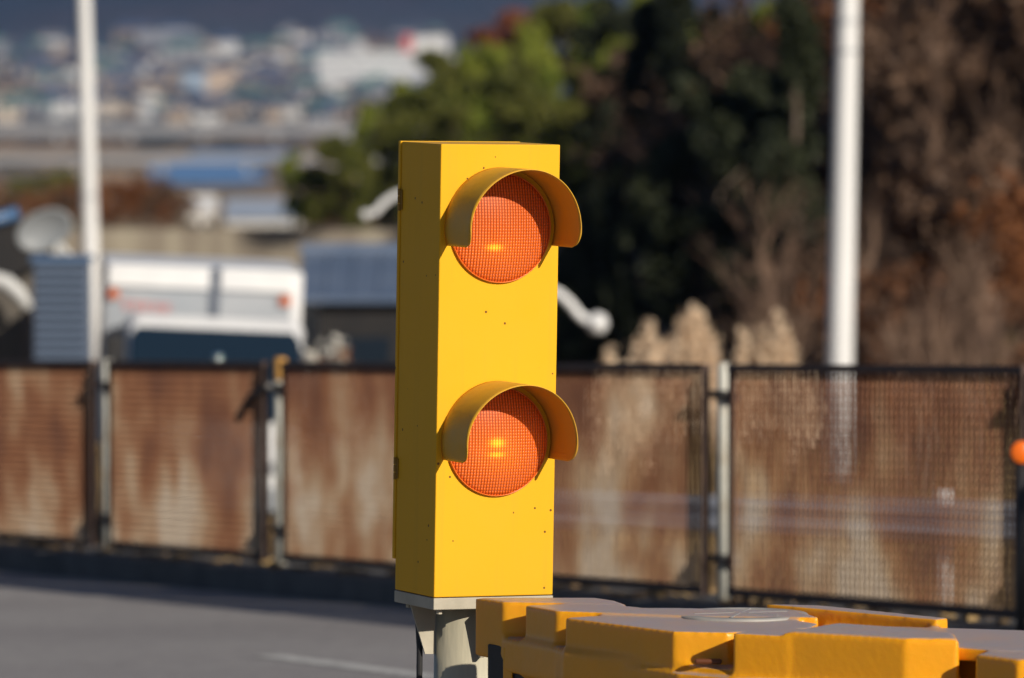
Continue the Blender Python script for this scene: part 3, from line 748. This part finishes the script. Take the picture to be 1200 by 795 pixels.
# ------------------------------------------------------------------ vegetation
def leafmat(name, c1, c2, scale=.5, rough=.6):
    m = mat(name, c1, rough, col2=c2, scale=scale, thr=(.35, .65)); n, L, p = nodes(m)
    p.inputs['Specular IOR Level'].default_value = .25
    t = n.new('ShaderNodeBsdfTranslucent'); src = p.inputs['Base Color'].links[0].from_socket; L.new(src, t.inputs[0])
    mx = n.new('ShaderNodeMixShader'); mx.inputs[0].default_value = .3
    L.new(p.outputs[0], mx.inputs[1]); L.new(t.outputs[0], mx.inputs[2]); L.new(mx.outputs[0], n['Material Output'].inputs[0]); return m
def cards(name, pts, size, m, rng, aspect=.5, droop=0.0):
    N = len(pts); P = np.asarray(pts)
    u = rng.normal(size=(N, 3)); u[:, 2] -= droop; u /= np.linalg.norm(u, axis=1)[:, None]
    v = rng.normal(size=(N, 3)); v -= (v * u).sum(1)[:, None] * u; v /= np.linalg.norm(v, axis=1)[:, None]
    s = size * rng.uniform(.6, 1.4, N)[:, None]
    q = np.stack([P - u * s - v * s * aspect * .3, P + v * s * aspect, P + u * s, P - v * s * aspect], 1).reshape(-1, 3)
    me = bpy.data.meshes.new(name); me.vertices.add(4 * N); me.vertices.foreach_set('co', q.ravel())
    me.loops.add(4 * N); me.loops.foreach_set('vertex_index', np.arange(4 * N)); me.polygons.add(N)
    me.polygons.foreach_set('loop_start', np.arange(N) * 4); me.polygons.foreach_set('loop_total', np.full(N, 4))
    me.update(); me.validate(); me.materials.append(m); return me
def mesh_obj(name, me, parent=None):
    o = bpy.data.objects.new(name, me); C.objects.link(o)
    if parent is not None: o.parent = parent
    return o
M_bark = mat('bark', (.09, .065, .045), .9, col2=(.14, .11, .085), scale=4)
M_twig = mat('grey_brown_twigs', (.12, .07, .05), .85, col2=(.24, .155, .105), scale=.8)
M_culm = mat('bamboo_culm', (.16, .2, .06), .5)
def leafy(seed, H, R_, kind, m, leaf, n, trunkm=M_bark):
    rng = np.random.default_rng(seed); root = bpy.data.objects.new('tree', None); C.objects.link(root)
    tk = MB(); tk.tube([(0, 0, -.3), (rng.uniform(-.1, .1), 0, H * .4), (rng.uniform(-.2, .2), rng.uniform(-.2, .2), H * .85)], [H * .02, H * .014, H * .004], 8)
    cl = []
    nc = 44 if kind != 'conifer' else 34
    for k in range(nc):
        q = rng.uniform(.15, 1) if kind != 'conifer' else (k + .5) / nc * .9 + .1
        if kind == 'conifer': rr = R_ * (1 - q) * 1.0 + .1
        elif kind == 'bamboo': rr = R_ * (.35 + .65 * sin(pi * min(1, q * .95)))
        else: rr = R_ * sqrt(max(.05, 1 - (2 * q - 1.1) ** 2))
        a = rng.uniform(0, 2 * pi); d = rr * rng.uniform(.35, .95)
        c = np.array([cos(a) * d, sin(a) * d, H * q]); cl.append((c, (R_ * .26 if kind != 'conifer' else R_ * .3) * rng.uniform(.6, 1.3)))
        if k % 2 == 0: tk.tube([(0, 0, max(.2, c[2] - H * .12)), tuple(c)], [H * .006, H * .002], 5)
    tk.build('trunk', trunkm, root, smooth=True)
    pts = []
    for c, r in cl:
        k = int(n / nc); g = rng.normal(size=(k, 3)); g /= np.linalg.norm(g, axis=1)[:, None]
        g *= (rng.uniform(.4, 1, k) ** .5)[:, None] * r; g[:, 2] *= 1.35 if kind == 'bamboo' else .8
        pts.append(g + c)
    mesh_obj('crown', cards('crown', np.concatenate(pts), leaf, m, rng, .45, droop=.6 if kind == 'bamboo' else .2), root)
    return root
def bare(seed, H, m, spread=.5, russet=None, nl=500, lev=5):
    rng = random.Random(seed); root = bpy.data.objects.new('tree', None); C.objects.link(root)
    trunk = MB(); crown = MB(); tips = []
    def grow(p, d, L, r, l):
        q = p.copy(); pts = [p.copy()]; dd = d.copy()
        for k in range(3):
            dd = (dd + Vector((rng.uniform(-1, 1), rng.uniform(-1, 1), rng.uniform(-.3, .7))) * .16).normalized(); q = q + dd * L / 3; pts.append(q.copy())
        (trunk if l == 0 else crown).tube(pts, [r, r * .85, r * .72, r * .6], 6 if l < 2 else 3, cap=False)
        if l >= 2: tips.extend(pts[1:])
        if l < lev:
            for k in range(3 if l < 4 else 3):
                ax = Vector((rng.uniform(-1, 1), rng.uniform(-1, 1), rng.uniform(-.2, .5)))
                nd = (dd + ax.normalized() * spread * rng.uniform(.7, 1.5)).normalized()
                grow(pts[rng.choice((1, 2, 3)) if k else 3], nd, L * rng.uniform(.62, .85), r * .58, l + 1)
    grow(Vector((0, 0, -.2)), Vector((0, 0, 1)), H * .30, H * .016, 0)
    trunk.build('trunk', M_bark, root, smooth=True, fix=False)
    crown.build('crown', m, root, fix=False)
    if russet:
        r2 = np.random.default_rng(seed); T = np.array([tuple(t) for t in tips]); idx = r2.integers(0, len(T), nl)
        mesh_obj('leaves', cards('leaves', T[idx] + r2.normal(size=(nl, 3)) * .12, .09, russet, r2, .6), root)
    return root
L_bamboo = leafmat('bamboo_leaves', (.15, .21, .03), (.34, .37, .06), .6)
L_olive = leafmat('olive_leaves', (.08, .10, .02), (.20, .20, .045), .5)
L_dark = leafmat('evergreen_leaves', (.022, .03, .018), (.05, .06, .028), .6)
L_russet = leafmat('russet_leaves', (.17, .065, .025), (.30, .12, .045), 1.2)
L_red = leafmat('autumn_red_leaves', (.18, .05, .025), (.28, .10, .04), 1.2)
L_brown = leafmat('dead_brown_leaves', (.11, .065, .042), (.21, .13, .085), 1.0)
protos = {
    'bamboo': [leafy(11, 9, 1.7, 'bamboo', L_bamboo, .17, 9000, M_culm), leafy(12, 10, 1.5, 'bamboo', L_bamboo, .17, 8000, M_culm)],
    'olive': [leafy(13, 7, 2.2, 'round', L_olive, .15, 9000), leafy(14, 6, 2.0, 'round', L_olive, .15, 8000)],
    'dark': [leafy(15, 8, 2.2, 'round', L_dark, .16, 8000), leafy(16, 10, 1.8, 'conifer', L_dark, .15, 8000)],
    'red': [leafy(17, 6, 1.8, 'round', L_red, .14, 5000)],
    'bare': [bare(21, 7, M_twig), bare(22, 6, M_twig, .6), bare(23, 8, M_twig, .45)],
    'russet': [bare(24, 5, M_twig, .65, L_russet, 2200), bare(25, 4.5, M_twig, .7, L_brown, 3200), bare(26, 5, M_twig, .7, L_brown, 2600)],
}
TREEINFO = {'bamboo': ('bamboo', 'bamboo'), 'olive': ('broadleaf_tree', 'tree'), 'dark': ('evergreen_tree', 'tree'), 'red': ('autumn_tree', 'tree'), 'bare': ('bare_tree', 'tree'), 'russet': ('brown_shrub', 'shrub')}
used = set()
def plant(kind, px, Y, H, label, group, idx=None, py=None, rs=None):
    """stands at photo column px and distance Y; py = row of its top (else H metres tall)"""
    L = protos[kind]; k = random.randrange(len(L)) if idx is None else idx; src = L[k]
    x = (px - 600) / F * Y; gz = ground_z(x, Y)
    base_h = {'bamboo': (10.2, 11.2), 'olive': (7.6, 6.5), 'dark': (8.6, 10), 'red': (6.5,), 'bare': (7.5, 6.5, 8.5), 'russet': (5.4, 5, 5.4)}[kind][k]
    if py is not None: H = at(px, py, Y).z - gz
    H = max(.8, H); s = H / base_h
    if id(src) in used: r = copy_tree(src)
    else: r = src; used.add(id(src))
    r.name = TREEINFO[kind][0]
    r.location = (x, Y, gz); sc = s if rs is None else rs; r.scale = (sc, sc, s); r.rotation_euler = (0, 0, random.uniform(0, 6.28))
    tag(r, label, TREEINFO[kind][1], group); return r
G1 = 'green trees at the foot of the wooded slope'; G2 = 'trees and shrubs on the shaded right slope'; G3 = 'brown scrub in the valley'
# the green grove (photo x 345-760)
for px, py, Y, kd in [(395, 150, 190, 'olive'), (372, 195, 178, 'olive'), (430, 100, 185, 'bamboo'), (470, 70, 200, 'bamboo'), (505, 80, 175, 'olive'), (455, 130, 165, 'olive'), (415, 175, 158, 'olive'),
                      (450, 215, 154, 'olive'), (545, 35, 190, 'bamboo'), (520, 50, 215, 'olive'), (580, 20, 200, 'bamboo'), (622, -8, 195, 'bamboo'), (600, 60, 170, 'olive'), (560, 90, 160, 'bamboo'), (535, 120, 163, 'olive'),
                      (668, -10, 205, 'olive'), (640, 40, 175, 'bamboo'), (700, -25, 190, 'bamboo'), (715, 5, 172, 'bamboo'), (745, -40, 200, 'bamboo'), (690, 70, 165, 'olive'), (400, 212, 150, 'dark'), (485, 170, 160, 'olive'), (500, 215, 150, 'dark'),
                      (655, 160, 150, 'dark'), (740, 60, 160, 'olive'), (785, -30, 190, 'bamboo'), (368, 228, 150, 'olive'), (415, 240, 142, 'olive'), (455, 225, 146, 'dark')]:
    lab = {'olive': 'olive green leafy tree in the grove behind the signal', 'bamboo': 'tall yellow green bamboo in the grove behind the signal', 'dark': 'dark evergreen tree in the grove behind the signal'}[kd]
    plant(kd, px, Y, 0, lab, G1, py=py)
plant('red', 592, 235, 0, 'small tree with red autumn leaves at the top of the grove', None, py=5)
plant('bamboo', 905, 150, 0, 'bright green bamboo high on the slope near the top edge', None, py=-30)
plant('bamboo', 345, 178, 0, 'small yellow green bush at the left foot of the grove', None, py=168, rs=.28)
# shaded slope
rg_ = random.Random(5)
SL = {'dark': 'dark evergreen tree on the shaded slope right of the signal', 'bare': 'leafless grey brown tree on the slope right of the signal', 'russet': 'brown leaved shrub on the slope right of the signal'}
for i in range(30):
    px = rg_.uniform(840, 1260); Y = rg_.uniform(96, 132); kd = rg_.choice(['bare', 'bare', 'russet', 'bare'] if px > 880 else ['dark', 'russet', 'bare', 'bare'])
    plant(kd, px, Y, rg_.uniform(4.5, 7.5), SL[kd], G2)
for i in range(13):
    px = 712 + i * 11; Y = rg_.uniform(134, 150); kd = ('dark', 'bare', 'russet', 'dark')[i % 4]
    plant(kd, px, Y, rg_.uniform(4.0, 6.5) if px > 740 else 3.4, SL[kd], G2)
for i in range(16):
    px = rg_.uniform(820, 1260); Y = rg_.uniform(135, 190); kd = rg_.choice(['dark', 'bare', 'russet', 'bare'])
    plant(kd, px, Y, rg_.uniform(3.5, 7), SL[kd], G2)
for i in range(34):
    px = rg_.uniform(880, 1260); Y = rg_.uniform(72, 100)
    kd = rg_.choice(['russet', 'russet', 'bare', 'bare'])
    lab = {'bare': 'pale leafless tree with fine twigs near the thick white pole', 'russet': 'low shrub with russet dead leaves near the thick white pole'}[kd]
    plant(kd, px, Y, rg_.uniform(2.2, 4.2), lab, G2)
for i in range(16):
    px = rg_.uniform(670, 900); Y = rg_.uniform(92, 125)
    kd = 'dark' if px < 780 else rg_.choice(['dark', 'russet', 'bare'])
    if px > 760: px += 70
    plant(kd, px, Y, rg_.uniform(2.2, 3.4) if px < 780 else rg_.uniform(4, 6), SL[kd], G2)
for i in range(7):  # unseen trees added beyond the right edge to block sun from the slope
    px = 1290 + i * 60; Y = rg_.uniform(85, 110)
    plant('dark', px, Y, rg_.uniform(6, 8), SL['dark'], G2)
# valley scrub
for i in range(84):
    px = rg_.uniform(-40, 470); Y = rg_.uniform(150, 420)
    if 205 < px < 365: continue
    kd = rg_.choice(['russet', 'bare', 'russet'])
    plant(kd, px, Y, rg_.uniform(1.2, 2.4) * (Y / 220) ** .8, {'bare': 'small leafless brown tree in the valley beyond the concrete wall', 'russet': 'low brown shrub in the valley beyond the concrete wall'}[kd], G3)
for px, py, Y in ((52, 200, 330), (75, 196, 350), (20, 205, 360)):
    plant('olive', px, Y, 0, 'dark green tree among the brown valley scrub', G3, py=py)
for k in protos:
    for p in protos[k]:
        if id(p) not in used:
            for ch in list(p.children): bpy.data.objects.remove(ch)
            bpy.data.objects.remove(p)

# pampas grass
M_pampas = leafmat('pampas_plume', (.70, .53, .37), (.85, .70, .53), 2)
M_reed = mat('dry_reed', (.38, .27, .14), .8)
def pampas(px, py, Y, wpx, n, label, group, stem=True, m=M_pampas, gz=None):
    rng = np.random.default_rng(int(px * 7)); top = at(px, py, Y); g = ground_z(top.x, Y) if gz is None else gz; H = top.z - g; W = wpx * Y / F / 2
    root = empty('pampas_grass', (top.x, Y, g), label, 'grass', group)
    st = MB(); pts = []
    for k in range(n):
        a = rng.uniform(0, 2 * pi); r = W * sqrt(rng.uniform(0, 1)); e = Vector((cos(a) * r, sin(a) * r * .8, H * rng.uniform(.72, 1) * (1 - .25 * (r / W) ** 2)))
        b = Vector((e.x * .25, e.y * .25, 0)); st.tube([b, b.lerp(e, .6) + Vector((0, 0, .1)), e], [.007, .005, .003], 4)
        for j in range(80):
            q = rng.uniform(0, 1); pts.append((e.x + rng.normal() * .03 + .06 * q * cos(a), e.y + rng.normal() * .03, e.z - .42 * q))
    for k in range(n * 3):
        a = rng.uniform(0, 2 * pi); r = W * 1.1 * rng.uniform(.3, 1); st.tube([(0, 0, 0), (cos(a) * r * .4, sin(a) * r * .4, H * .4), (cos(a) * r, sin(a) * r, H * rng.uniform(.3, .6))], [.008, .006, .002], 3)
    st.build('stems', M_reed, root, fix=False)
    mesh_obj('plumes', cards('plumes', np.array(pts), .042, m, rng, .3, .9), root)
GP = 'dry pampas grass behind the fence'
for px, py, w_, n in ((728, 390, 60, 50), (768, 372, 66, 60), (812, 348, 66, 80), (843, 370, 26, 20)): pampas(px, py, 64 + (px % 7) * .4, w_, n, 'tall tan pampas grass clump just right of the signal', GP)
for px, py, w_, n in ((878, 382, 46, 40), (908, 358, 50, 50)): pampas(px, py, 65, w_, n, 'tan pampas grass clump left of the thick white pole', GP)
pampas(941, 384, 65, 20, 14, 'narrow pampas grass tuft closest to the thick white pole', GP)
pampas(376, 342, 58, 16, 4, 'thin orange brown reed standing right of the truck', None, m=L_russet)
pampas(402, 398, 57, 22, 5, 'short orange brown reed beside the tall thin one', None, m=L_russet)
pampas(384, 384, 60, 74, 60, 'low pale dry grass clump against the truck side', None, m=mat('bleached_grass', (.62, .6, .55), .8))
pampas(14, 392, 56, 46, 14, 'yellow dry grass in front of the left house', None, m=leafmat('yellow_grass', (.5, .36, .03), (.6, .45, .08), 2))
# dry grass tufts on the bank
rng = np.random.default_rng(3); tb = MB()
for k in range(2600):
    Y = rng.uniform(44, 88); px = rng.uniform(-60, 1300); x = (px - 600) / F * Y
    if (Vector((x, Y)) - F0).dot(NV) > -2.0: continue
    g = ground_z(x, Y); h = rng.uniform(.15, .5); a = rng.uniform(0, 6.28)
    for j in range(4):
        a = rng.uniform(0, 6.28); l = rng.uniform(.05, .3); c = Vector((x + rng.normal() * .08, Y + rng.normal() * .08, g - .02)); sv = Vector((cos(a + 1.57), sin(a + 1.57), 0)) * .014
        tb.add([c - sv, c + sv, c + Vector((cos(a) * l, sin(a) * l, h))], [(0, 1, 2)])
tag(tb.build('dry_grass', leafmat('bank_grass', (.20, .13, .06), (.38, .27, .13), .7), fix=False), 'brown dry grass covering the bank below the fence', 'grass', kind='stuff')

# ------------------------------------------------------------------ town
roofs = [mat('slate_roof', (.06, .07, .09), .5), mat('blue_tile_roof', (.07, .10, .17), .45), mat('brown_roof', (.12, .08, .06), .6), mat('green_roof', (.08, .20, .17), .5), mat('grey_roof', (.22, .22, .23), .6)]
walls = [mat('white_wall', (.82, .82, .80), .8), mat('cream_house_wall', (.66, .56, .44), .8), mat('grey_house_wall', (.33, .33, .34), .8), mat('tan_house_wall', (.36, .28, .20), .8)]
rn = ['slate', 'blue tiled', 'brown', 'green', 'grey']; wn = ['white', 'cream', 'grey', 'tan']
hp = []
for i in range(12):
    W, Dp, H, Rr = 9 + i % 3 * 2, 7 + i % 2 * 2, 5.5 if i % 4 else 3.2, 1.8 + (i % 3) * .5
    ri, wi = (i * 3 + i // 5) % 5, (i * 2 + i // 3) % 4
    root = bpy.data.objects.new('town_house', None); C.objects.link(root)
    b_ = MB(); b_.span((-W / 2, -Dp / 2, -2), (W / 2, Dp / 2, H)); b_.build('wall', walls[wi], root)
    r_ = MB(); e = .6
    r_.add([(-W / 2 - e, -Dp / 2 - e, H), (W / 2 + e, -Dp / 2 - e, H), (W / 2 + e, Dp / 2 + e, H), (-W / 2 - e, Dp / 2 + e, H), (-W / 2 + (1.8 if i % 2 else 0), 0, H + Rr), (W / 2 - (1.8 if i % 2 else 0), 0, H + Rr)],
           [(3, 2, 1, 0), (0, 1, 5, 4), (1, 2, 5), (2, 3, 4, 5), (3, 0, 4)]); r_.build('roof', roofs[ri], root)
    for s_ in (-1, 1):
        for z in ((1.0,) if H < 4 else (1.0, 3.6)):
            w_ = MB(); w_.span((s_ * W / 4 - .9, -Dp / 2 - .05, z), (s_ * W / 4 + .9, -Dp / 2 + .02, z + 1.2)); w_.build('window', M_glass, root)
    tag(root, 'small %s house with %s roof in the distant town' % (wn[wi], rn[ri]), 'house', 'houses of the distant town'); hp.append(root)
pos = []
tries = 0
while len(pos) < 285 and tries < 20000:
    tries += 1
    Y = 3320 + 1950 * random.random() ** 1.25; px = random.uniform(-30, 540); x = (px - 600) / F * Y
    if any((x - a) ** 2 + (Y - b) ** 2 < 13 ** 2 for a, b in pos): continue
    if noise.noise(Vector((x * .012, Y * .003, 9))) < -.18: continue
    pos.append((x, Y))
for i, (x, Y) in enumerate(pos):
    o = hp[i] if i < 12 else copy_tree(hp[random.randrange(12)])
    s = random.uniform(.85, 1.5) * (1 + (Y - 3300) / 5000); o.location = (x, Y, ground_z(x, Y)); o.scale = (s, s, s); o.rotation_euler = (0, 0, random.choice((0, pi / 2)) + random.uniform(-.3, .3))
def block(px0, px1, py0, py1, Y, m, label, depth=14, rows=5, wm=M_glass, extra=None):
    a, b = at(px0, py0, Y), at(px1, py1, Y); g = ground_z((a.x + b.x) / 2, Y); W = b.x - a.x; H = max(a.z - g, 3)
    root = empty('large_building', ((a.x + b.x) / 2, Y, g), label, 'building')
    MB().span((-W / 2, 0, -2), (W / 2, depth, H)).build('wall', m, root)
    MB().span((-W / 2 - .4, -.4, H), (W / 2 + .4, depth + .4, H + .8)).build('parapet', m, root)
    h = H / rows; nw = max(3, int(W / 5))
    for r in range(rows):
        for c in range(nw):
            x = -W / 2 + W * (c + .5) / nw; MB().span((x - W / nw * .33, -.12, h * r + h * .35), (x + W / nw * .33, -.003, h * r + h * .78)).build('window', wm, root)
    return root, W, H
M_wwin = mat('hazy_window', (.22, .25, .30), .3)
r_, W, H = block(372, 500, 62, 130, 3900, walls[0], 'large white many windowed building at the left edge of the green grove', 20, 6, M_wwin)
MB().span((W * .28, 4, H + .8), (W * .37, 12, H + 10)).build('roof_sign', mat('red_sign', (.65, .10, .07), .5), r_)
MB().span((W * .38, 3, H + .8), (W * .7, 14, H + 9)).build('roof_tower', walls[0], r_)
block(352, 440, 105, 135, 3780, walls[0], 'low white annex in front of the large white building', 10, 2, M_wwin)
block(385, 412, 130, 158, 3450, walls[0], 'white cube house below the white annex', 8, 2, M_wwin)
block(214, 240, 88, 115, 3900, mat('pale_blue_wall', (.45, .58, .72), .7), 'pale blue building in the middle of the town', 10, 3, M_wwin)
block(240, 275, 84, 112, 3950, mat('peach_wall', (.75, .55, .36), .7), 'peach building next to the pale blue one', 12, 3, M_wwin)
block(216, 232, 114, 132, 3600, mat('red_wall', (.60, .09, .07), .6), 'small red building below the pale blue one', 8, 2, M_wwin)
block(24, 48, 48, 62, 4900, mat('ochre_wall', (.62, .40, .08), .7), 'ochre yellow building on the far left of the town', 10, 2, M_wwin)
block(50, 72, 48, 63, 4880, walls[0], 'long white building right of the ochre yellow one', 10, 2, M_wwin)
block(160, 235, 38, 52, 5200, walls[2], 'long grey building high in the town near the hills', 14, 2, M_wwin)
block(60, 72, 125, 146, 3400, walls[0], 'narrow white building near the bridge by the slim pole', 8, 3, M_wwin)
block(116, 132, 120, 145, 3420, walls[1], 'cream building near the bridge right of the slim pole', 8, 3, M_wwin)
block(163, 178, 126, 146, 3400, walls[0], 'narrow white building in the middle of the bridge row', 8, 3, M_wwin)
# bridges
M_conc = mat('bridge_concrete', (.36, .36, .36), .8)
def bridge(px0, px1, py, Y, thick, label):
    a, b = at(px0, py, Y), at(px1, py, Y); root = empty('river_bridge', ((a.x + b.x) / 2, Y, -69), label, 'bridge'); W = b.x - a.x; z = a.z + 69
    MB().span((-W / 2, 0, z - thick), (W / 2, 9, z)).build('deck', M_conc, root)
    MB().span((-W / 2, 0, z + .02), (W / 2, .4, z + 1.2)).build('parapet', M_conc, root)
    n = int(W / 32)
    for k in range(n):
        x = -W / 2 + W * (k + .5) / n; MB().span((x - 1.2, 1.5, -4), (x + 1.2, 7.5, z - thick - .01)).build('pier', M_conc, root)
bridge(-60, 620, 150, 3190, 2.6, 'long grey concrete bridge in front of the distant town')
bridge(-60, 640, 186, 2760, 1.6, 'thin low bridge crossing the blue river nearer than the long one')

# ------------------------------------------------------------------ haze
hz = MB(); hz.span((-6500, -80, -90), (6500, 14500, 1100))
hm = bpy.data.materials.new('haze'); hm.use_nodes = True; n = hm.node_tree.nodes; L = hm.node_tree.links
n.remove(n['Principled BSDF']); pv_ = n.new('ShaderNodeVolumePrincipled'); pv_.inputs['Color'].default_value = (.34, .52, 1, 1)
pv_.inputs['Density'].default_value = 0.00006; pv_.inputs['Anisotropy'].default_value = .1
L.new(pv_.outputs[0], n['Material Output'].inputs['Volume'])
tag(hz.build('haze', hm), 'thin blue haze filling the valley', 'haze', kind='stuff')
